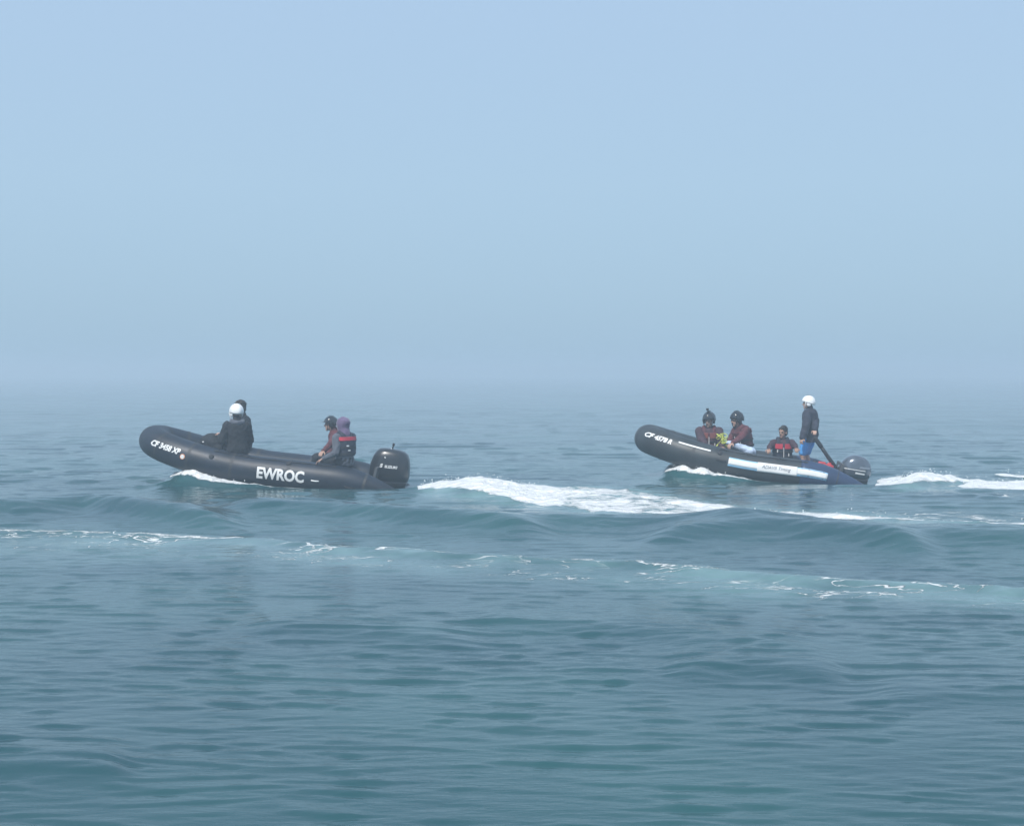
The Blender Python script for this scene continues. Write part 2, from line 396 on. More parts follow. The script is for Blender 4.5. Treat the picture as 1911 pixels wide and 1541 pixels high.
nx, ny = len(xs), len(ys)
me = bpy.data.meshes.new('sea')
me.vertices.add(nx * ny); me.vertices.foreach_set('co', np.stack([X, Y, Z], 1).astype(np.float32).ravel())
ii = (np.arange(ny - 1)[:, None] * nx + np.arange(nx - 1)[None, :]).ravel()
quad = np.stack([ii, ii + 1, ii + nx + 1, ii + nx], 1).astype(np.int32)
me.loops.add(quad.size); me.loops.foreach_set('vertex_index', quad.ravel())
me.polygons.add(len(quad)); me.polygons.foreach_set('loop_start', np.arange(0, quad.size, 4, dtype=np.int32))
me.polygons.foreach_set('use_smooth', np.ones(len(quad), dtype=bool)); me.update(calc_edges=True)
for nm, arr in (('foam', FOAM), ('filament', FIL), ('aerated', AER)):
    at = me.attributes.new(nm, 'FLOAT', 'POINT'); at.data.foreach_set('value', arr.astype(np.float32))
def sea_height(x, y):
    i = min(max(int(np.searchsorted(xs, x)), 0), nx - 1); j = min(max(int(np.searchsorted(ys, y)), 0), ny - 1)
    return float(Z[j * nx + i])

def sea_material():
    m = bpy.data.materials.new('sea_water'); m.use_nodes = True; n = m.node_tree; N = n.nodes.new; K = n.links.new
    b = n.nodes['Principled BSDF']
    tc = N('ShaderNodeTexCoord')
    def attr(a):
        q = N('ShaderNodeAttribute'); q.attribute_name = a; return q.outputs['Fac']
    def mapping(sc):
        q = N('ShaderNodeMapping'); q.inputs['Scale'].default_value = sc; K(tc.outputs['Object'], q.inputs[0]); return q.outputs[0]
    def noise(v, s, dt=4, dist=0.0, rough=.55):
        q = N('ShaderNodeTexNoise'); q.inputs['Scale'].default_value = s; q.inputs['Detail'].default_value = dt
        q.inputs['Distortion'].default_value = dist; q.inputs['Roughness'].default_value = rough; K(v, q.inputs['Vector']); return q.outputs[0]
    def math_(op, a, c, clamp=False):
        q = N('ShaderNodeMath'); q.operation = op; q.use_clamp = clamp
        for i, t in enumerate((a, c)):
            if isinstance(t, (int, float)): q.inputs[i].default_value = t
            elif t is not None: K(t, q.inputs[i])
        return q.outputs[0]
    def rng_(v, a, c, d0=0.0, d1=1.0):
        q = N('ShaderNodeMapRange'); q.interpolation_type = 'SMOOTHSTEP'; K(v, q.inputs[0])
        for i, t in ((1, a), (2, c), (3, d0), (4, d1)):
            if isinstance(t, (int, float)): q.inputs[i].default_value = t
            else: K(t, q.inputs[i])
        return q.outputs[0]
    flat = mapping((1, 1, 0.3)); wide = mapping((0.8, 1.5, 0.3))
    foam, fil, aer = attr('foam'), attr('filament'), attr('aerated')
    # foam: solid where dense, broken to patches where it thins
    nf = math_('ADD', math_('MULTIPLY', noise(flat, 1.5, 5, .5, .6), .55), math_('MULTIPLY', noise(mapping((.8, 1.3, .3)), 6.5, 5, .8, .65), .45))
    th = rng_(foam, 0.0, 1.0, .80, .18)
    hi = math_('ADD', th, .13)
    solid = rng_(nf, th, hi)
    # thin threads of froth: the ridges of a noise
    nr = noise(mapping((.55, 1.2, .3)), 1.9, 4, .9, .5)
    rid = math_('ABSOLUTE', math_('SUBTRACT', nr, .5), None)
    wd = math_('MULTIPLY', fil, .024)
    thread = math_('MULTIPLY', rng_(rid, math_('MULTIPLY', wd, .35), wd, 1.0, 0.0), rng_(fil, .08, .3))
    gate = rng_(noise(flat, .8, 3), .42, .52)
    thread = math_('MULTIPLY', thread, gate)
    frothy = math_('MAXIMUM', solid, math_('MULTIPLY', thread, .85), True)
    gate0 = rng_(math_('MAXIMUM', foam, fil), .02, .08); frothy = math_('MULTIPLY', frothy, gate0, True)
    # body colour: green-blue water, paler where it is full of air
    nb = noise(flat, .22, 4)
    c1 = N('ShaderNodeMix'); c1.data_type = 'RGBA'; c1.inputs[6].default_value = (0.017, 0.064, 0.080, 1); c1.inputs[7].default_value = (0.024, 0.088, 0.096, 1)
    K(rng_(nb, .35, .65), c1.inputs[0])
    c2 = N('ShaderNodeMix'); c2.data_type = 'RGBA'; c2.inputs[7].default_value = (0.27, 0.43, 0.44, 1)
    am = math_('MULTIPLY', aer, rng_(noise(flat, 1.2, 5), .25, .75, .25, 1.0)); K(math_('MULTIPLY', am, .72), c2.inputs[0]); K(c1.outputs[2], c2.inputs[6])
    c3 = N('ShaderNodeMix'); c3.data_type = 'RGBA'; c3.inputs[7].default_value = (0.86, 0.88, 0.88, 1)
    K(frothy, c3.inputs[0]); K(c2.outputs[2], c3.inputs[6]); K(c3.outputs[2], b.inputs['Base Color'])
    b.inputs['IOR'].default_value = 1.333
    K(math_('ADD', math_('MULTIPLY', frothy, .72), .11), b.inputs['Roughness'])
    K(math_('SUBTRACT', .5, math_('MULTIPLY', frothy, .4)), b.inputs['Specular IOR Level'])
    # ripples
    fine = mapping((0.7, 2.2, .3)); r1 = noise(fine, 4.0, 3, .3); r2 = noise(fine, 11.0, 3, .3); pm = rng_(noise(flat, .28, 3), .35, .68, .45, 1.0)
    h = math_('ADD', math_('MULTIPLY', r1, .008), math_('MULTIPLY', r2, .0045)); h = math_('MULTIPLY', h, pm)
    h = math_('ADD', h, math_('MULTIPLY', math_('MULTIPLY', math_('SUBTRACT', nf, .42), frothy), .30))
    bu = N('ShaderNodeBump'); bu.inputs['Strength'].default_value = 1.0; bu.inputs['Distance'].default_value = 1.0
    K(h, bu.inputs['Height']); K(bu.outputs[0], b.inputs['Normal'])
    return m
sea = add('sea', me, sea_material(), smooth=False); tag(sea, kind='structure')

# ------------------------------------------------------------------ haze
hb = MB().box((0, 0, 1.0), (5400, 5400, 6.0)).mesh('haze')
hz = add('haze', hb, None, smooth=False); tag(hz, kind='stuff')
hm = bpy.data.materials.new('fog'); hm.use_nodes = True; hn = hm.node_tree
for q in list(hn.nodes):
    if q.type != 'OUTPUT_MATERIAL': hn.nodes.remove(q)
pv = hn.nodes.new('ShaderNodeVolumePrincipled'); pv.inputs['Color'].default_value = (0.80, 0.91, 1.0, 1)
pv.inputs['Density'].default_value = 0.0072; pv.inputs['Anisotropy'].default_value = 0.2
pv.inputs['Density Attribute'].default_value = ''; pv.inputs['Temperature Attribute'].default_value = ''; pv.inputs['Color Attribute'].default_value = ''
hn.links.new(pv.outputs[0], [q for q in hn.nodes if q.type == 'OUTPUT_MATERIAL'][0].inputs['Volume'])
hb.materials.append(hm)

# ------------------------------------------------------------------ boats
TY, TR, TZ = 0.71, 0.265, 0.268           # tube centre line from the keel line, radius, height
def tube_path(hl, rise):
    """centre line from the port stern cone round the bow to the starboard one"""
    P, Rr = [], []
    tip = -hl
    for x, r, z in ((tip, .055, .115), (tip + .03, .085, .118), (tip + .10, .105, .125), (tip + .35, .165, .172), (tip + .6, .215, .220), (tip + .85, .250, .254), (tip + 1.1, TR, TZ)):
        P.append((x, TY, z)); Rr.append(r)
    xb = hl - TR - 1.45
    n = 22
    for i in range(1, n): P.append((tip + 1.1 + (xb - tip - 1.1) * i / n, TY, TZ)); Rr.append(TR)
    for i in range(0, 37):
        t = math.pi / 2 * i / 36
        x = xb + 1.45 * math.sin(t); y = TY * max(math.cos(t), 0) ** 0.82
        P.append((x, y, TZ)); Rr.append(TR)
    P = P + [(x, -y, z) for x, y, z in P[-2::-1]]; Rr = Rr + Rr[-2::-1]
    out = []
    for (x, y, z), r in zip(P, Rr):
        k = max(0, (x - (hl - 2.35)) / 2.1); out.append((x, y, z + rise * k ** 1.75))
    return out, Rr
def outside(path, rad, x, a, lift=0.003):
    """point on the outer face of the port tube at local x, angle a above its equator"""
    q = [(p, r) for p, r in zip(path, rad) if p[1] >= -1e-6]
    i = 0
    while i < len(q) - 2 and q[i + 1][0][0] < x: i += 1
    p0, p1 = Vector(q[i][0]), Vector(q[i + 1][0]); t = min(max((x - p0.x) / max(p1.x - p0.x, 1e-6), 0), 1)
    p = p0.lerp(p1, t); r = q[i][1] + (q[i + 1][1] - q[i][1]) * t
    tg = (p1 - p0).normalized(); up = (Vector((0, 0, 1)) - tg * tg.z).normalized(); out = up.cross(tg).normalized()
    if out.y < 0: out = -out
    return p + (out * math.cos(a) + up * math.sin(a)) * (r + lift), (out * math.cos(a) + up * math.sin(a))
def decal(name, boat, geo, txt, x_start, a0, m, size, bold=0, shear=0, stretch=1.0, slant=0.0, lift=.004):
    path, rad = geo; v, f, W, Hh = text_tris(txt, size, bold, shear)
    mb = MB(); mb.put([outside(path, rad, x_start - u * stretch, (a0 + slant * u) + (q - Hh / 2) / TR, lift)[0] for u, q in v], f)
    return add(name, mb.mesh(), m, boat, smooth=False)
def strip(name, boat, geo, x0, x1, a0, a1, m, lift=.003, n=40, k=5):
    path, rad = geo; mb = MB(); vv = []; ff = []
    for s in (0, 1):
        for i in range(n + 1):
            for j in range(k + 1):
                vv.append(outside(path, rad, x0 + (x1 - x0) * i / n, a0 + (a1 - a0) * j / k, lift if s == 0 else lift - .004)[0])
    st = (n + 1) * (k + 1)
    for i in range(n):
        for j in range(k):
            q = i * (k + 1) + j; ff.append((q, q + 1, q + k + 2, q + k + 1)); ff.append((st + q, st + q + k + 1, st + q + k + 2, st + q + 1))
    rim = [i * (k + 1) for i in range(n + 1)] + [n * (k + 1) + j for j in range(1, k + 1)] + [i * (k + 1) + k for i in range(n - 1, -1, -1)] + [j for j in range(k - 1, 0, -1)]
    for i in range(len(rim)): p, q = rim[i], rim[(i + 1) % len(rim)]; ff.append((p, q, st + q, st + p))
    mb.put(vv, ff); return add(name, mb.mesh(), m, boat)
def build_boat(boat, hl, rise, rub, cone=None, thw=-.25):
    geo = tube_path(hl, rise); path, rad = geo
    add('tube', MB().sweep(path, rad, 28).mesh(), rub, boat)
    # seam tapes where the air chambers join
    for i in range(4, len(path) - 4, 11):
        p0, p1 = Vector(path[i]), Vector(path[i + 1]); t = (p1 - p0).normalized()
        add('seam_tape', MB().sweep([p0 - t * .025, p0 + t * .025], [rad[i] + .003] * 2, 28, False).mesh(), M['seam'], boat)
    if cone:
        n = 7
        for sgn in (1, -1):
            pts = [(x, y * sgn, z) for x, y, z in path[:n + 2]]
            add('cone_end', MB().sweep(pts, [r + .004 for r in rad[:n + 2]], 28, True).mesh(), cone, boat)
    # bottom: a shallow V with an air keel
    rings = []
    for i in range(16):
        t = i / 15; x = -hl + .45 + (2 * hl - .45 - .42) * t
        k = max(0, (x - (hl - 2.35)) / 2.1); zz = rise * k ** 1.75
        hw = TY * (1 if x < hl - TR - 1.45 else max(math.sqrt(max(1 - ((x - (hl - TR - 1.45)) / 1.45) ** 2, 0)), .06))
        dk = 1 - max(0, (t - .55) / .45) ** 1.6; c = min(.08, hw * .3)
        rings.append([(x, hw, .13 + zz), (x, hw * .5, .13 - .11 * dk + zz), (x, c, .12 - .195 * dk + zz), (x, 0, .11 - .21 * dk + zz), (x, -c, .12 - .195 * dk + zz), (x, -hw * .5, .13 - .11 * dk + zz), (x, -hw, .13 + zz)])
    add('bottom', MB().loft(rings).mesh(), M['rubber'], boat)
    # floor boards
    x0 = -hl + .55; nb = 7; seg = (2 * hl - 1.9) / nb
    for i in range(nb):
        xa = x0 + i * seg; hw = .60 if i < nb - 2 else (.52 if i == nb - 2 else .36)
        k = max(0, (xa + seg / 2 - (hl - 2.35)) / 2.1)
        add('floor_board', MB().box((xa + seg / 2, 0, .165 + rise * k ** 1.75), (seg - .012, hw * 2, .022), Matrix.Rotation(-rise * k * .8, 3, 'Y'), .004).mesh(), M['floor'], boat, False)
    # transom
    add('transom', MB().box((-hl + .50, 0, .29), (.045, 1.02, .50), Matrix.Rotation(R(-8), 3, 'Y'), .01).mesh(), M['floor'], boat, False)
    # thwart seat
    add('thwart', MB().box((thw, 0, .455), (.26, 1.10, .03), None, .01).mesh(), M['floor'], boat, False)
    # grab line through patches along the top of each tube, carrying handles
    for sgn in (1, -1):
        pts = []; xs_ = [-hl + 1.15 + q * .52 for q in range(int((2 * hl - 2.6) / .52) + 1)]
        for q, x in enumerate(xs_):
            for u in range(6):
                xx = x + .52 * u / 6
                if q == len(xs_) - 1 and u: break
                p, nrm = outside(path, rad, xx, R(62), .008); p = p - nrm * 0 + Vector((0, 0, -.012 * math.sin(math.pi * u / 6)))
                p = p + nrm * .004
                pts.append((p.x, p.y * sgn, p.z))
            p, nrm = outside(path, rad, x, R(62), .004)
            add('line_patch', MB().box((p.x, p.y * sgn, p.z), (.07, .05, .010), Matrix.Rotation(-sgn * R(28), 3, 'X'), .003).mesh(), M['seam'], boat, False)
        add('grab_line', MB().sweep(pts, .008, 6).mesh(), M['strap'], boat)
    return geo
def handle(boat, geo, x, a, m, l=.16):
    p, nrm = outside(*geo, x, a, .0); pts = []
    for i in range(9):
        t = i / 8; q, nn = outside(*geo, x + l * (t - .5), a, .004 + .03 * math.sin(math.pi * t)); pts.append(q)
    return add('carry_handle', MB().sweep(pts, .012, 8).mesh(), m, boat)
def valve(boat, geo, x, a):
    p, n = outside(*geo, x, a, 0); q = n.to_track_quat('Z', 'Y').to_matrix()
    return add('air_valve', MB().loft([[p + q @ Vector((r * math.cos(t), r * math.sin(t), h)) for t in (2 * math.pi * j / 16 for j in range(16))] for r, h in ((.045, -.004), (.045, .008), (.036, .014), (.012, .016))]).mesh(), M['strap'], boat)

G1 = build_boat(boat1, 2.40, .30, M['rubber'], None, -1.2)
tag(boat1, 'black inflatable boat lettered EWROC in white on its tube, bow raised', 'boat', 'inflatable boats under way')
G2 = build_boat(boat2, 2.15, .27, M['rubber_grey'], M['rubber_blue'])
tag(boat2, 'charcoal inflatable boat with a white and pale blue banner along its tube', 'boat', 'inflatable boats under way')

def side_bench():
    x0, x1 = solve_x(B2, -.3, .29, 1490), solve_x(B2, -.3, .29, 1300)
    add('bench', MB().box(((x0 + x1) / 2, -.30, .23), (x1 - x0, .36, .105), None, .012).mesh(), M['floor'], boat2, False)
def solve_x(Mb, y, z, px):
    a, b = -3.0, 3.0
    for _ in range(40):
        c = (a + b) / 2
        if project(Mb @ Vector((c, y, z)))[0] > px: a = c
        else: b = c
    return (a + b) / 2
def onx(Mb, px, z=.3): return solve_x(Mb, TY + .2, z, px)
side_bench()
# lettering
xa, xb_ = onx(B1, 481), onx(B1, 569)
v_, f_, W_, H_ = text_tris('EWROC', .262, .010)
decal('lettering', boat1, G1, 'EWROC', xa, R(2), M['paint_white'], .262, .010, 0, (xa - xb_) / W_)
xa, xb_ = onx(B1, 288, .55), onx(B1, 340, .5)
v_, f_, W_, H_ = text_tris('CF 3458 XP', .1, .002)
decal('registration_number', boat1, G1, 'CF 3458 XP', xa, R(16), M['paint_white'], .135, .006, 0.15, (xa - xb_) / (W_ * 1.35))
def disc(name, boat, geo, x, a, r, m, lift):
    mb = MB(); c, n = outside(*geo, x, a, lift); q = n.to_track_quat('Z', 'Y').to_matrix()
    mb.put([c + q @ Vector((r * math.cos(t), r * math.sin(t), 0)) for t in (2 * math.pi * j / 20 for j in range(20))] +
           [c + q @ Vector((r * math.cos(t), r * math.sin(t), -.008)) for t in (2 * math.pi * j / 20 for j in range(20))],
           [tuple(range(20))] + [(j, 20 + j, 20 + (j + 1) % 20, (j + 1) % 20) for j in range(20)])
    return add(name, mb.mesh(), m, boat, False)
disc('sticker', boat1, G1, onx(B1, 347, .5), R(2), .047, M['sticker_orange'], .007)
disc('sticker', boat1, G1, onx(B1, 347, .5), R(2), .036, M['paint_white'], .010)
handle(boat1, G1, onx(B1, 590), R(-6), M['paint_white'], .13)
handle(boat1, G1, onx(B1, 655), R(-14), M['strap'], .18)
valve(boat1, G1, onx(B1, 536), R(52)); valve(boat1, G1, onx(B1, 393), R(30))
# boat 2: banner, number, painted highlight strip
xa, xm1, xm2, xb_ = onx(B2, 1358), onx(B2, 1413), onx(B2, 1487), onx(B2, 1543)
strip('banner_edge', boat2, G2, xa, xb_, R(-5), R(30), M['paint_blue'], .004)
strip('banner', boat2, G2, xa, xb_, R(3), R(25), M['paint_white'], .008)
strip('banner', boat2, G2, xm1, xm2, R(-5.5), R(30.5), M['paint_white'], .012)
xt0, xt1 = onx(B2, 1421), onx(B2, 1474)
v_, f_, W_, H_ = text_tris('ADAVII Timing', .1)
decal('banner_lettering', boat2, G2, 'ADAVII Timing', xt0, R(13), M['ink'], .085, 0, .25, (xt0 - xt1) / (W_ * .85), 0, .015)
xa, xb_ = onx(B2, 1217, .5), onx(B2, 1259, .5)
v_, f_, W_, H_ = text_tris('CF 4578 R', .1, .002)
decal('registration_number', boat2, G2, 'CF 4578 R', xa, R(30), M['paint_white'], .125, .006, .2, (xa - xb_) / (W_ * 1.25))
strip('painted_highlight', boat2, G2, onx(B2, 1268, .45), onx(B2, 1325, .4), R(36), R(43), M['paint_white'], .004)  # white strip painting in the wet highlight on the bow tube
handle(boat2, G2, onx(B2, 1345), R(10), M['strap'], .16)
handle(boat2, G2, onx(B2, 1590), R(0), M['strap'], .16)
valve(boat2, G2, onx(B2, 1340), R(40))

# ------------------------------------------------------------------ outboard engines
def superring(cx, lx, ly, z, n=28, p=3.0, tilt=0.0):
    out = []
    for j in range(n):
        t = 2 * math.pi * j / n; c, s = math.cos(t), math.sin(t)
        x = lx * math.copysign(abs(c) ** (2 / p), c); y = ly * math.copysign(abs(s) ** (2 / p), s)
        out.append((cx + x, y, z + tilt * x))
    return out
def engine(boat, Mb, prof, hl, gloss, label, off=(.48, .32), name='outboard_engine'):
    """prof: (height, forward edge, aft edge, half width) rings, x forward, origin on the transom top"""
    o = empty(name, Mb @ Vector((-hl + off[0], 0, off[1])), boat.rotation_euler)
    rings = [superring((a + b) / 2, (a - b) / 2, wd, z, p=pw, tilt=tl) for z, a, b, wd, pw, tl in prof]
    cowl = add('cowl', MB().loft(rings).mesh(), M['cowl_gloss'] if gloss else M['cowl'], o)
    z0, a0, b0, w0 = prof[0][:4]
    add('lower_pan', MB().loft([superring((a0 + b0) / 2 - .02, (a0 - b0) / 2 * .72, w0 * .6, z0 - .16, p=2.6), superring((a0 + b0) / 2, (a0 - b0) / 2 * .95, w0 * .92, z0 - .05, p=3), superring((a0 + b0) / 2, (a0 - b0) / 2 * .97, w0 * .95, z0 + .012, p=3)]).mesh(), M['cowl'], o)
    cx = (a0 + b0) / 2
    add('midsection', MB().loft([superring(cx - .03, .10, .045, -.78, p=2.2), superring(cx - .02, .13, .06, -.4, p=2.4), superring(cx, .17, .11, z0 - .12, p=2.6)]).mesh(), M['cowl'], o)
    add('cavitation_plate', MB().loft([superring(cx - .06, .20, .10, -.60, p=2.4), superring(cx - .06, .20, .10, -.59, p=2.4)]).mesh(), M['cowl'], o)
    add('gearcase', MB().ellipsoid((cx - .02, 0, -.76), (.24, .055, .055)).mesh(), M['cowl'], o)
    for k in range(3):
        Rk = Matrix.Rotation(2 * math.pi * k / 3, 3, 'X')
        add('propeller_blade', MB().ellipsoid(Vector((cx - .24, 0, -.76)) + Rk @ Vector((0, 0, .09)), (.012, .05, .085), Rk @ Matrix.Rotation(.5, 3, 'Z'), 10, 7).mesh(), M['dark_metal'], o)
    for s in (-1, 1):
        add('clamp_bracket', MB().box((.0, .13 * s, -.10), (.10, .035, .32), Matrix.Rotation(R(-8), 3, 'Y'), .008).mesh(), M['dark_metal'], o, False)
    tag(o, label, 'engine', 'outboard engines')
    return o
def cowl_point(prof, u, z, side=1, lift=.004):
    """point on the flat of the cowl side: u metres aft of the forward edge at that height"""
    for q in range(len(prof) - 1):
        if prof[q][0] <= z <= prof[q + 1][0] or q == len(prof) - 2: break
    p, n = prof[q], prof[q + 1]; t = min(max((z - p[0]) / (n[0] - p[0]), 0), 1)
    g = [p[i] + (n[i] - p[i]) * t for i in range(6)]; cx, lx = (g[1] + g[2]) / 2, (g[1] - g[2]) / 2
    x = g[1] - u; k = min(abs((x - cx) / lx), .999); y = g[3] * (1 - k ** g[4]) ** (1 / g[4])
    return Vector((x, side * (y + lift), z + g[5] * (x - cx)))
PR1 = [(-.02, .17, -.52, .20, 3.2, 0), (.10, .18, -.54, .225, 3.2, 0), (.25, .17, -.535, .235, 3.0, .02), (.38, .13, -.515, .23, 3.0, .03), (.47, .08, -.48, .205, 2.8, .04), (.515, .03, -.42, .17, 2.6, .05), (.535, -.05, -.33, .11, 2.4, .05), (.54, -.14, -.24, .03, 2.2, .05)]
PR2 = [(-.02, .14, -.45, .18, 3.0, -.06), (.07, .16, -.48, .205, 3.0, -.06), (.15, .14, -.475, .215, 2.8, -.03), (.25, .08, -.45, .21, 2.7, .0), (.33, .01, -.40, .185, 2.5, .02), (.375, -.06, -.33, .14, 2.4, .02), (.395, -.12, -.26, .07, 2.2, .02), (.40, -.17, -.21, .02, 2.2, .02)]
eng1 = engine(boat1, B1, PR1, 2.40, False, 'matt black outboard engine on the stern of the EWROC boat')
eng2 = engine(boat2, B2, PR2, 2.15, True, 'shiny dark outboard engine with pale stripes on the bannered boat', (.38, .31))
def cowl_text(o, prof, s, size, u0, z0, m, bold=0, shear=0, stretch=1, slope=0.0):
    v, f, W, Hh = text_tris(s, size, bold, shear)
    return add('lettering', MB().put([cowl_point(prof, u0 + a * stretch, z0 + b + slope * a) for a, b in v], f).mesh(), m, o, False)
cowl_text(eng1, PR1, 'S', .085, .20, .205, M['paint_white'], .004, .1, 1.2)
cowl_text(eng1, PR1, 'SUZUKI', .062, .285, .205, M['paint_white'], .003, .1, 1.05, .02)
def cowl_stripe(o, prof, u0, u1, za, zb, hgt, m):
    vv, ff = [], []; n = 20
    for i in range(n + 1):
        t = i / n; u = u0 + (u1 - u0) * t; z = za + (zb - za) * t
        vv += [cowl_point(prof, u, z, 1, .004), cowl_point(prof, u, z + hgt, 1, .004), cowl_point(prof, u, z, 1, -.006), cowl_point(prof, u, z + hgt, 1, -.006)]
    for i in range(n):
        a = i * 4; ff += [(a, a + 4, a + 5, a + 1), (a + 2, a + 3, a + 7, a + 6), (a, a + 2, a + 6, a + 4), (a + 1, a + 5, a + 7, a + 3)]
    ff += [(0, 1, 3, 2), (n * 4, n * 4 + 2, n * 4 + 3, n * 4 + 1)]
    return add('stripe', MB().put(vv, ff).mesh(), m, o, False)
cowl_stripe(eng2, PR2, .07, .50, .145, .115, .014, M['paint_white'])
cowl_stripe(eng2, PR2, .33, .50, .065, .045, .028, M['paint_white'])
cowl_stripe(eng2, PR2, .36, .56, .17, .165, .035, M['metal'])
cowl_stripe(eng1, PR1, .22, .25, .385, .375, .012, M['paint_white'])
# the small upright fitting on the near engine
add('pull_toggle', MB().capsule((-.185, 0, .53), (-.20, 0, .585), .013, .014).ellipsoid((-.205, 0, .612), (.024, .02, .03)).mesh(), M['strap'], eng1)
add('pull_cord', MB().sweep([(-.17, .02, .548), (-.178, .05, .54), (-.185, .09, .53), (-.187, .12, .51)], .007, 6).mesh(), M['paint_white'], eng1)
# tiller of the far engine, raised towards the standing helmsman
tip_w = at_depth(1521, 817, 25.75)
E2 = Matrix.Translation(eng2.location) @ eng2.rotation_euler.to_matrix().to_4x4()
tl = E2.inverted() @ tip_w; root = Vector((.12, .0, .06)); kk = root.lerp(tl, .12)
add('tiller', MB().sweep([root, kk, root.lerp(tl, .5), root.lerp(tl, .72)], [.045, .04, .036, .034], 12).mesh(), M['dark_metal'], eng2)
add('tiller_grip', MB().sweep([root.lerp(tl, .70), root.lerp(tl, .74), root.lerp(tl, 1.0), root.lerp(tl, 1.03)], [.03, .042, .038, .02], 12).mesh(), M['strap'], eng2)

# ------------------------------------------------------------------ people
def rotz(a): return Matrix.Rotation(a, 3, 'Z')
def ik(a, target, l1, l2, hint):
    a = Vector(a); t = Vector(target); d = t - a; L_ = min(d.length, (l1 + l2) * .995); d = d.normalized()
    c = (l1 * l1 + L_ * L_ - l2 * l2) / (2 * L_); h = math.sqrt(max(l1 * l1 - c * c, 0))
    hv = Vector(hint); hv = (hv - d * hv.dot(d)).normalized()
    return a + d * c + hv * h, a + d * L_
def hand(mb, wrist, d, palm, s=1.0, side=1, curl=.9):
    """palm, four unequal bent fingers and a thumb leaving the side of the palm"""
    d = Vector(d).normalized(); n = Vector(palm); n = (n - d * n.dot(d)).normalized(); sd_ = d.cross(n) * side
    w_ = Vector(wrist)
    for q in (-1.5, -.5, .5, 1.5):
        mb.capsule(w_ + sd_ * (.010 * q * s), w_ + d * (.085 * s) + sd_ * (.021 * q * s), .017 * s, .0135 * s, 8)
    for q, l in zip((-1.5, -.5, .5, 1.5), (.060, .074, .080, .070)):
        k0 = w_ + d * (.088 * s) + sd_ * (.022 * q * s)
        d1 = (d * math.cos(curl * .6) + n * math.sin(curl * .6)); d2 = (d * math.cos(curl * 1.5) + n * math.sin(curl * 1.5))
        k1 = k0 + d1 * (l * .55 * s); k2 = k1 + d2 * (l * .5 * s)
        mb.capsule(k0, k1, .0098 * s, .009 * s, 8).capsule(k1, k2, .009 * s, .0075 * s, 8)
    t0 = w_ + d * (.025 * s) + sd_ * (.030 * s); t1 = t0 + (d * .6 + sd_ * .75 + n * .3).normalized() * (.045 * s); t2 = t1 + (d * .85 + n * .5).normalized() * (.035 * s)
    mb.capsule(t0, t1, .014 * s, .011 * s, 8).capsule(t1, t2, .011 * s, .009 * s, 8)

def helmet(person, Hm, s, m, big=1.0, peak=False, mount=False, ears=True):
    """shell that covers the crown and comes down round the ears"""
    s = s * big
    rings = []; nA, nT = 36, 12
    def rim(az):          # polar angle of the lower edge, front .. side .. back
        c = math.cos(az)
        return R(84) + (R(34) * max(0, (-c + .75) / 1.75) ** .8)
    for sh in (0, 1):
        k = 1.0 if sh == 0 else .90
        ts = range(1, nT + 1) if sh == 0 else range(nT, 0, -1)
        for i in ts:
            ring = []
            for j in range(nA):
                az = 2 * math.pi * j / nA; th = rim(az) * i / nT
                p = Vector((.128 * math.sin(th) * math.cos(az) - .012, .108 * math.sin(th) * math.sin(az), .128 * math.cos(th) - .005)) * k
                if sh == 0 and i < nT: p += p.normalized() * .003 * math.cos(6 * az) * math.sin(th)
                ring.append(Hm @ (p * s + Vector((0, 0, .035 * s))))
            rings.append(ring)
    hs = add('helmet', MB().loft(rings).mesh(), m, person)
    for sgn in (1, -1):
        pts = [Hm @ (Vector(q) * s) for q in ((.055, .092 * sgn, .03), (.055, .085 * sgn, -.02), (.058, .06 * sgn, -.085), (.06, .0, -.118))]
        add('chin_strap', MB().sweep(pts, .007 * s, 6).mesh(), M['strap_white'] if m is M['helmet_white'] else M['strap'], hs)
        if ears:
            q = Hm @ (Vector((-.01, .085 * sgn, -.005)) * s)
            add('ear_pad', MB().ellipsoid(q, (.045 * s, .018 * s, .050 * s), Hm.to_3x3()).mesh(), m, hs)
    for k in range(3):
        q = Hm @ (Vector((.02 - .035 * k, .0, .163 - .004 * (k - 1) ** 2)) * s)
        add('vent', MB().ellipsoid(q, (.012 * s, .034 * s, .004 * s), Hm.to_3x3(), 10, 6).mesh(), M['strap'], hs)
    if peak:
        rr = []
        for i, (xo, z) in enumerate(((.09, .058), (.118, .055), (.15, .043), (.153, .039), (.115, .047), (.09, .05))):
            rr.append([Hm @ (Vector((xo * math.cos(a * .9) , .115 * math.sin(a) * (1 if i in (0, 1, 4, 5) else .9), z)) * s) for a in [-.9 + 1.8 * j / 11 for j in range(12)]])
        rr2 = [[rr[i][j] for i in range(6)] for j in range(12)]
        add('peak', MB().loft(rr2).mesh(), m if m is not M['helmet_white'] else M['helmet_black'], hs)
    if mount:
        a = Hm @ (Vector((.015, .0, .155)) * s); b = Hm @ (Vector((.02, .0, .185)) * s); c = Hm @ (Vector((.03, .0, .205)) * s)
        add('camera_mount', MB().capsule(a, b, .012, .010).box(c, (.035, .045, .038), Hm.to_3x3(), .006).mesh(), M['strap'], hs)
    return hs

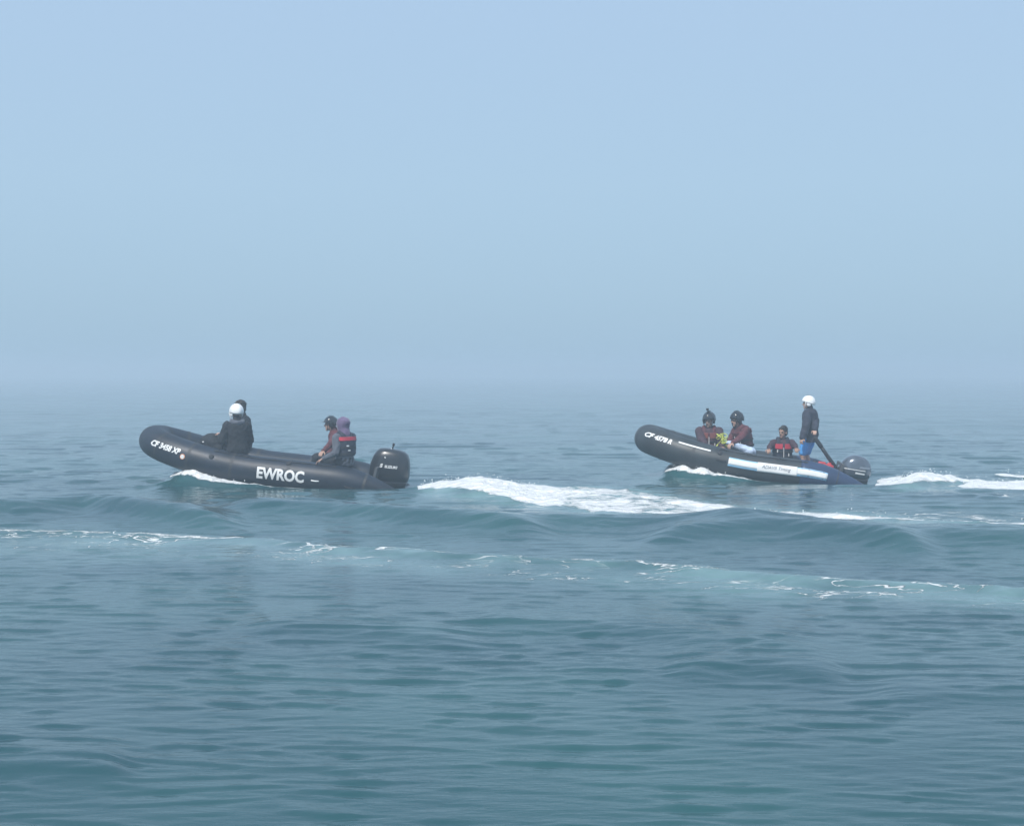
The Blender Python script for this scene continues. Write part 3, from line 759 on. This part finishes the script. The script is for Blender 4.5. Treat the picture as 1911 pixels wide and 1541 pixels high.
def person(seat, yaw, s, label, cat_group, top, legs, skin='skin', lean=0.0, roll=0.0, head_yaw=0.0, head_pitch=0.0,
           lh=None, rh=None, lelb=None, relb=None, feet=None, stand=False, gear=None, hood=None, hairy=False, vest=None, shorts=False,
           palmL=(0, 0, -1), palmR=(0, 0, -1), collar=None, seed=1, gloves=None, bulk=.024, curl=.9):
    root = empty('person', seat, (0, 0, yaw)); W2L = (Matrix.Translation(seat) @ Matrix.Rotation(yaw, 4, 'Z')).inverted()
    loc = lambda p: W2L @ Vector(p)
    pz = (.90 if stand else .085) * s
    pel = Vector((0, 0, pz))
    Rt = Matrix.Rotation(roll, 3, 'X') @ Matrix.Rotation(lean, 3, 'Y')
    def up(p):                      # upper body point; the spine bends over its height
        p = Vector(p) * s; t = min(max(p.z / (.5 * s), 0), 1)
        Rq = Matrix.Rotation(roll * t ** .6, 3, 'X') @ Matrix.Rotation(lean * t ** .6, 3, 'Y'); return pel + Rq @ p
    neck = up((0.0, 0, .50)); Hb = up((.035, 0, .635))
    Hr = rotz(head_yaw) @ Matrix.Rotation(head_pitch, 3, 'Y')
    Hm = Matrix.Translation(Hb) @ Hr.to_4x4()
    # --- limbs
    shl = {1: up((-.005, .178, .428)), -1: up((-.005, -.178, .428))}
    targ = {1: lh, -1: rh}; elb = {1: lelb or (-.3, .6, -.6), -1: relb or (-.3, -.6, -.6)}; pal = {1: palmL, -1: palmR}
    arm = {}
    for q in (1, -1):
        t = loc(targ[q]) if targ[q] is not None else shl[q] + Vector((.22 * s, -.05 * q * s, -.42 * s))
        e_, w_ = ik(shl[q], t, .285 * s, .255 * s, elb[q]); arm[q] = (shl[q], e_, w_)
    hip = {q: pel + Vector((0, .095 * q * s, -.01 * s)) for q in (1, -1)}
    leg = {}
    for q in (1, -1):
        if feet is not None: a_ = loc(feet[0 if q == 1 else 1])
        elif stand: a_ = Vector((.02, .12 * q * s, .075 * s))
        else: a_ = Vector((.46 * s, .11 * q * s, pz - .40 * s))
        kn, an = ik(hip[q], a_, .43 * s, .42 * s, (1, .15 * q, .5)); leg[q] = (hip[q], kn, an)
    TOR = (((-.16, .108, .165),) if stand else ()) + ((-.07, .105, .155), (0, .118, .170), (.10, .108, .155), (.20, .106, .150), (.32, .120, .168), (.42, .112, .172), (.475, .085, .135), (.505, .062, .075))
    def torso(mb, grow=0.0, z0=-1, z1=9):
        rr = []
        for z, dx, dy in TOR:
            if z < z0 or z > z1: continue
            rr.append([up(((dx + grow) * math.cos(a) / 1.0, (dy + grow) * math.sin(a), z)) for a in (2 * math.pi * j / 20 for j in range(20))])
        mb.loft(rr)
    # --- body
    mb = MB(); torso(mb)
    mb.capsule(neck, Hb + Vector((0, 0, -.04 * s)), .056 * s, .052 * s)
    hp = lambda *p: Hm @ (Vector(p) * s)
    H3 = Hm.to_3x3()
    mb.ellipsoid(hp(-.008, 0, .035), (.098 * s, .077 * s, .098 * s), H3)
    mb.ellipsoid(hp(.032, 0, -.035), (.062 * s, .056 * s, .075 * s), H3)
    mb.capsule(hp(.088, 0, .015), hp(.106, 0, -.022), .009 * s, .014 * s, 8)
    mb.capsule(hp(.082, -.03, .028), hp(.082, .03, .028), .012 * s, .012 * s, 8)
    mb.capsule(hp(.078, -.016, -.062), hp(.078, .016, -.062), .010 * s, .010 * s, 8)
    mb.ellipsoid(hp(.068, 0, -.095), (.024 * s, .024 * s, .018 * s), H3)
    for q in (1, -1): mb.ellipsoid(hp(-.005, .078 * q, -.008), (.020 * s, .010 * s, .032 * s), H3)
    for q in (1, -1):
        S_, E_, W_ = arm[q]
        mb.chain([S_, E_, W_], [.056 * s, .043 * s, .029 * s]); mb.ellipsoid(S_, (.062 * s, .062 * s, .06 * s))
        hand(mb, W_, W_ - E_, pal[q], s, q, curl)
        h_, k_, a_ = leg[q]
        mb.chain([h_, k_, a_], [.088 * s, .060 * s, .040 * s]); f = rotz(.15 * q) @ Vector((.16 * s, 0, 0))
        mb.capsule(a_ + Vector((-.03 * s, 0, -.035 * s)), a_ + f + Vector((0, 0, -.045 * s)), .038 * s, .030 * s)
    add('body', remesh(mb, .0075, 3), M[skin], root)
    for q in (1, -1):
        add('eye', MB().ellipsoid(hp(.086, .032 * q, .008), (.009 * s, .013 * s, .008 * s), H3, 10, 6).mesh(), M['eye'], root)
    add('mouth', MB().ellipsoid(hp(.0865, 0, -.062), (.006 * s, .022 * s, .005 * s), H3, 10, 6).mesh(), M['lip'], root)
    # --- jacket
    mb = MB(); torso(mb, bulk * s)
    for q in (1, -1):
        S_, E_, W_ = arm[q]; mb.ellipsoid(S_, (.078 * s, .078 * s, .074 * s)); w2 = E_.lerp(W_, .95)
        mb.chain([S_, E_, w2], [(.054 + bulk) * s, (.038 + bulk) * s, (.023 + bulk) * s]); mb.capsule(neck + (S_ - neck) * .25 - Vector((0, 0, .02 * s)), S_ - Vector((0, 0, .012 * s)), .055 * s, .062 * s)
    mb.capsule(up((-.01, 0, .49)), up((0, 0, .55)), .075 * s, .068 * s)
    add('jacket', folds(remesh(mb, .011, 4), .016, 26, seed), M[top], root)
    # --- trousers or shorts, boots
    mb = MB()
    mb.ellipsoid(pel + Vector((0, 0, .02 * s)), (.145 * s, .192 * s, .125 * s))
    for q in (1, -1):
        h_, k_, a_ = leg[q]
        if shorts: mb.chain([h_, h_.lerp(k_, .86)], [.112 * s, .094 * s])
        else: mb.chain([h_, k_, k_.lerp(a_, .96)], [.108 * s, .080 * s, .058 * s])
    add('shorts' if shorts else 'trousers', folds(remesh(mb, .012, 4), .014, 24, seed + 5), M[legs], root)
    for q in (1, -1):
        h_, k_, a_ = leg[q]; mb = MB(); f = rotz(.15 * q) @ Vector((.175 * s, 0, 0))
        mb.capsule(k_.lerp(a_, .78), a_, .056 * s, .052 * s).capsule(a_ + Vector((-.03 * s, 0, -.032 * s)), a_ + f + Vector((0, 0, -.042 * s)), .05 * s, .040 * s)
        add('boot', remesh(mb, .011, 4), M['strap'], root)
    if hood:
        mb = MB(); rr = []
        mb.ellipsoid(hp(-.022, 0, .03), (.132 * s, .122 * s, .130 * s), H3).ellipsoid(hp(-.075, 0, .06), (.10 * s, .10 * s, .085 * s), H3).capsule(hp(-.03, 0, -.05), up((-.03, 0, .49)), .105 * s, .10 * s)
        hd = remesh(mb, .011, 4)
        bm = bmesh.new(); bm.from_mesh(hd); ic = Hm.inverted()
        dl = [v for v in bm.verts if (lambda p: p.x > .055 * s and abs(p.y) < .08 * s and -.13 * s < p.z < .11 * s)(ic @ v.co)]
        bmesh.ops.delete(bm, geom=dl, context='VERTS'); bm.to_mesh(hd); bm.free()
        ho = add('hood', folds(hd, .010, 30, seed + 2), M[hood], root)
        md = ho.modifiers.new('thick', 'SOLIDIFY'); md.thickness = .008
    if hairy:
        mb = MB(); mb.ellipsoid(hp(-.018, 0, .050), (.102 * s, .088 * s, .096 * s), H3).ellipsoid(hp(-.045, 0, .0), (.072 * s, .083 * s, .085 * s), H3)
        for k in range(40):
            a = random.uniform(0, 6.28); t = random.uniform(.05, 1.35); v = Vector((math.sin(t) * math.cos(a) * .098 - .018, math.sin(t) * math.sin(a) * .085, math.cos(t) * .093 + .05))
            if v.x > .05 and v.z < .07: continue
            mb.ellipsoid(hp(*v), (.020 * s, .018 * s, .014 * s), H3, 8, 6)
        add('hair', remesh(mb, .008, 2), M['hair'], root)
    if collar:
        mb = MB()
        for k in range(13):
            a = math.pi * (.35 + 1.3 * k / 12); p = up((.085 * math.cos(a) - .02, .095 * math.sin(a), .50 - .035 * (1 if math.cos(a) < 0 else 0) * abs(math.cos(a))))
            if k: mb.capsule(pp, p, .045 * s, .045 * s, 10)
            pp = p
        add('folded_hood', folds(remesh(mb, .010, 4), .012, 30, seed + 3), M[collar], root)
    if vest:
        vm, vm2 = vest
        mb = MB(); torso(mb, .052 * s, .08, .45)
        for q in (1, -1):
            mb.chain([up((.105, .085 * q, .36)), up((.085, .092 * q, .46)), up((0, .095 * q, .515)), up((-.085, .092 * q, .46)), up((-.11, .085 * q, .36))], [.052 * s, .044 * s, .040 * s, .044 * s, .052 * s])
        v_ = add('life_vest', folds(remesh(mb, .010, 4), .008, 22, seed + 9), M[vm], root)
        def bandring(z, h, gr, mm, nm='belt', a0=0, a1=2 * math.pi, nn=40):
            rr = []
            zs = [p[0] for p in TOR]
            full = a1 - a0 > 6.2
            for k in range(nn + (0 if full else 1)):
                a = a0 + (a1 - a0) * k / nn
                dx = np.interp(z, zs, [p[1] for p in TOR]) + gr * s; dy = np.interp(z, zs, [p[2] for p in TOR]) + gr * s
                rr.append([up(((dx + o_) * math.cos(a), (dy + o_) * math.sin(a), z + dz)) for o_, dz in ((-.012, -h), (.006, -h), (.006, h), (-.012, h))])
            if full: rr.append(rr[0])
            return add(nm, MB().loft(rr, not full).mesh(), mm, v_, False)
        bandring(.14, .014, .060, M['strap']); bandring(.25, .012, .060, M['strap'])
        bandring(.365, .050, .058, M[vm2], 'chest_panel', -.85, -.10, 12); bandring(.365, .050, .058, M[vm2], 'chest_panel', .10, .85, 12)
        bandring(.405, .032, .062, M[vm2], 'back_panel', math.pi - 1.0, math.pi + 1.0, 18)
        bandring(.24, .10, .062, M['strap_white'], 'zip', -.025, .025, 2)
        bandring(.19, .030, .066, M['strap_white'], 'reflective_tab', .50, .56, 2); bandring(.27, .028, .066, M['strap_white'], 'reflective_tab', -.62, -.54, 2)
        bandring(.28, .010, .064, M['strap_white'], 'reflective_tab', 2.75, 2.95, 4); bandring(.20, .010, .064, M['strap_white'], 'reflective_tab', 2.9, 3.1, 4)
    if gear: helmet(root, Hm, s, **gear)
    tag(root, label, 'person', cat_group)
    root['hx'] = 0; del root['hx']
    print('PERSON', label[:40], 'head px', [round(q) for q in project(Matrix.Translation(seat) @ Matrix.Rotation(yaw, 4, 'Z') @ Hb)], 'seat', [round(q) for q in project(seat)])
    return root

CREW1, CREW2 = 'crew of the EWROC boat', 'crew of the bannered boat'
def on(Mb, px, y, z): return Mb @ Vector((solve_x(Mb, y, z, px), y, z))
WH = dict(m=M['helmet_white'], big=1.12); BH = dict(m=M['helmet_black'], big=1.12)
TOP = TZ + TR - .015
# near boat, forward pair
st = on(B1, 443, .64, TOP - .01)
person(st, R(112), 1.0, 'person in black jacket and white helmet sitting with back to us, EWROC boat', CREW1, 'black_cloth', 'black_cloth',
       lean=R(4), head_yaw=R(12), head_pitch=R(10), lh=at_depth(410, 812, 24.5), lelb=(-.5, .25, -.8), gear=WH, collar='grey_cloth', seed=3, palmL=(0, 0, -1))
st = on(B1, 455, -.60, TOP)
person(st, R(176), 1.04, 'dark haired person in black behind the white helmet at the EWROC boat bow', CREW1, 'black_cloth', 'black_cloth',
       lean=R(3), hairy=True, seed=4)
# near boat, after pair
st = on(B1, 643, .60, TOP - .01)
person(st, R(138), .98, 'person with purple hood up and red-trimmed life vest over slate jacket', CREW1, 'grey_cloth', 'black_cloth',
       lean=R(2), roll=R(0), hood='purple_cloth', vest=('navy_cloth', 'red_cloth'), seed=5, lh=at_depth(603, 856, 24.1), lelb=(-.5, .2, -.8), curl=.5)
st = on(B1, 634, -.10, .50)
person(st, R(186), .98, 'black helmeted person facing forward beside the purple hood, EWROC boat', CREW1, 'maroon_cloth', 'black_cloth',
       lean=R(12), gear=dict(m=M['helmet_black'], peak=True), seed=6, lh=at_depth(600, 846, 24.35), lelb=(-.6, .3, -.6), curl=1.2, head_yaw=R(6))
# far boat
st = on(B2, 1323, -.40, .285)
p1 = person(st, R(262), 1.0, 'black helmeted person with camera on top, facing us in orange-red vest', CREW2, 'dark_maroon', 'black_cloth',
       lean=R(5), gear=dict(m=M['helmet_black'], mount=True, big=1.12), vest=('maroon_cloth', 'orange_cloth'), bulk=.04, seed=7, head_yaw=R(-22), head_pitch=R(12),
       lh=at_depth(1346, 834, 26.15), rh=at_depth(1318, 836, 26.1))
st = on(B2, 1390, -.50, .395)
person(st, R(205), 1.0, 'glossy black helmeted person in maroon leaning forward, second from bannered boat bow', CREW2, 'maroon_cloth', 'black_cloth',
       lean=R(14), gear=BH, vest=('maroon_cloth', 'maroon_cloth'), seed=8, head_yaw=R(-6), head_pitch=R(8), lh=at_depth(1357, 836, 26.0), rh=at_depth(1350, 840, 26.4), lelb=(-.5, .3, -.6))
st = on(B2, 1460, -.32, .285)
person(st, R(268), .92, 'bareheaded person in red and black life vest seated beside the standing helmsman', CREW2, 'dark_maroon', 'black_cloth',
       lean=R(2), hairy=True, vest=('navy_cloth', 'red_cloth'), seed=9, head_yaw=R(-38), lh=at_depth(1490, 842, 25.7), rh=at_depth(1430, 846, 25.7),
       lelb=(-.2, 1, -.2), relb=(-.2, -1, -.2), skin='skin_b')
fl = .178
x4 = solve_x(B2, -.10, fl, 1512); st = B2 @ Vector((x4, -.10, fl))
grip = E2 @ root.lerp(tl, .93)
person(st, R(150), .90, 'standing helmsman in white helmet, navy jacket and bright blue shorts', CREW2, 'navy_cloth', 'blue_cloth',
       stand=True, shorts=True, gear=dict(m=M['helmet_white'], big=1.08), seed=10, rh=E2 @ root.lerp(tl, .96) + Vector((-.01, -.02, .055)), relb=(-1, -.5, .0), lh=at_depth(1496, 824, 25.8), lelb=(-.5, .4, -.6), curl=1.1, palmR=(0, 0, -1), head_yaw=R(22), lean=R(2), bulk=.048)

# ------------------------------------------------------------------ loose gear
def at_local(name, c, me, m, label, cat, smooth=True):
    o = add(name, me, m, None, smooth); o.location = c; tag(o, label, cat); return o
# black gear bag at the first man's hand
c = on(B1, 399, .40, .56)
mb = MB().ellipsoid((0, 0, .10), (.24, .17, .15)).ellipsoid((-.13, 0, .11), (.12, .15, .13)).ellipsoid((.14, .02, .08), (.12, .15, .11)).capsule((-.2, -.1, -.14), (.2, -.1, -.14), .05, .05).box((0, 0, -.14), (.44, .32, .42), None, .05).capsule((-.1, 0, .14), (.08, 0, .16), .12, .11)
bag = at_local('gear_bag', c, folds(remesh(mb, .012, 5), .02, 22, 3), M['black_cloth'], 'black gear bag under the hand of the white-helmeted person', 'bag')
bag.rotation_euler = (0, 0, R(-15))
add('buckle', MB().box((-.11, -.185, .12), (.03, .012, .02), None, .004).mesh(), M['paint_white'], bag, False)
# pale dry bag between the two forward people of the far boat
c = on(B2, 1383, .02, .53)
mb = MB().capsule((-.20, 0, .13), (.20, 0, -.03), .055, .09).ellipsoid((-.22, 0, .14), (.06, .07, .05)).ellipsoid((.16, 0, -.02), (.13, .11, .09))
pb = at_local('dry_bag', c, folds(remesh(mb, .010, 4), .02, 28, 5), M['pale_cloth'], 'pale blue-white dry bag slumped beside the yellow rope', 'bag')
# yellow-green rope bundle
c = on(B2, 1347, .05, .66); pts = []
r_ = random.Random(3)
for k in range(120):
    t = k / 119; a = t * 2 * math.pi * 4.3
    pts.append((.085 * math.cos(a) * (1 - .3 * t) + .03 * math.sin(3.1 * a), .05 * math.sin(a) + .02 * math.cos(2.3 * a), .10 * math.sin(a * .5 + .4) * (1 - .4 * t) + .06 * math.sin(1.7 * a)))
pts += [(.05 + .02 * k, .06 + .012 * k, -.05 - .022 * k) for k in range(1, 9)]
rp_ = at_local('throw_rope', c, MB().sweep(pts, .009, 6).mesh(), M['rope_yellow'], 'yellow-green rope bundle in the lap of the camera-helmeted person', 'rope')
# red fuel tank in the stern of the far boat
c = on(B2, 1530, .05, .178)
mb = MB().box((0, 0, .15), (.44, .30, .30), None, .045).box((.0, 0, .31), (.14, .05, .05), None, .015).box((-.13, .05, .315), (.07, .07, .04), None, .012)
ft = at_local('fuel_tank', c, remesh(mb, .010, 2), M['tank_red'], 'red fuel tank on the floor in front of the shiny engine', 'fuel tank')
ft.rotation_euler = boat2.rotation_euler
add('filler_cap', MB().loft([[(.13 + r * math.cos(t), r * math.sin(t), h) for t in (2 * math.pi * j / 14 for j in range(14))] for r, h in ((.04, .29), (.04, .325), (.032, .332))]).mesh(), M['strap'], ft)

# ------------------------------------------------------------------ spray thrown off the wakes
mb = MB(); r_ = random.Random(21)
cand = np.where((FOAM > .8) & (Y > 18) & (Y < 32) & (np.abs(X) < 11))[0]
for k in range(900):
    i = int(r_.choice(cand)); hgt = abs(r_.gauss(0, .035)) + .012; q = r_.choice((.004, .006, .008, .011))
    c = (X[i] + r_.uniform(-.05, .05), Y[i] + r_.uniform(-.05, .05), Z[i] + hgt)
    mb.put([(c[0] + q, c[1], c[2]), (c[0] - q, c[1], c[2]), (c[0], c[1] + q, c[2]), (c[0], c[1] - q, c[2]), (c[0], c[1], c[2] + q), (c[0], c[1], c[2] - q)],
           [(0, 2, 4), (2, 1, 4), (1, 3, 4), (3, 0, 4), (2, 0, 5), (1, 2, 5), (3, 1, 5), (0, 3, 5)])
sp = add('sea_spray', mb.mesh(), mat('spray', (.86, .88, .88), .4, .02)); tag(sp, 'white droplets of spray flying above the wakes', 'spray', kind='stuff')
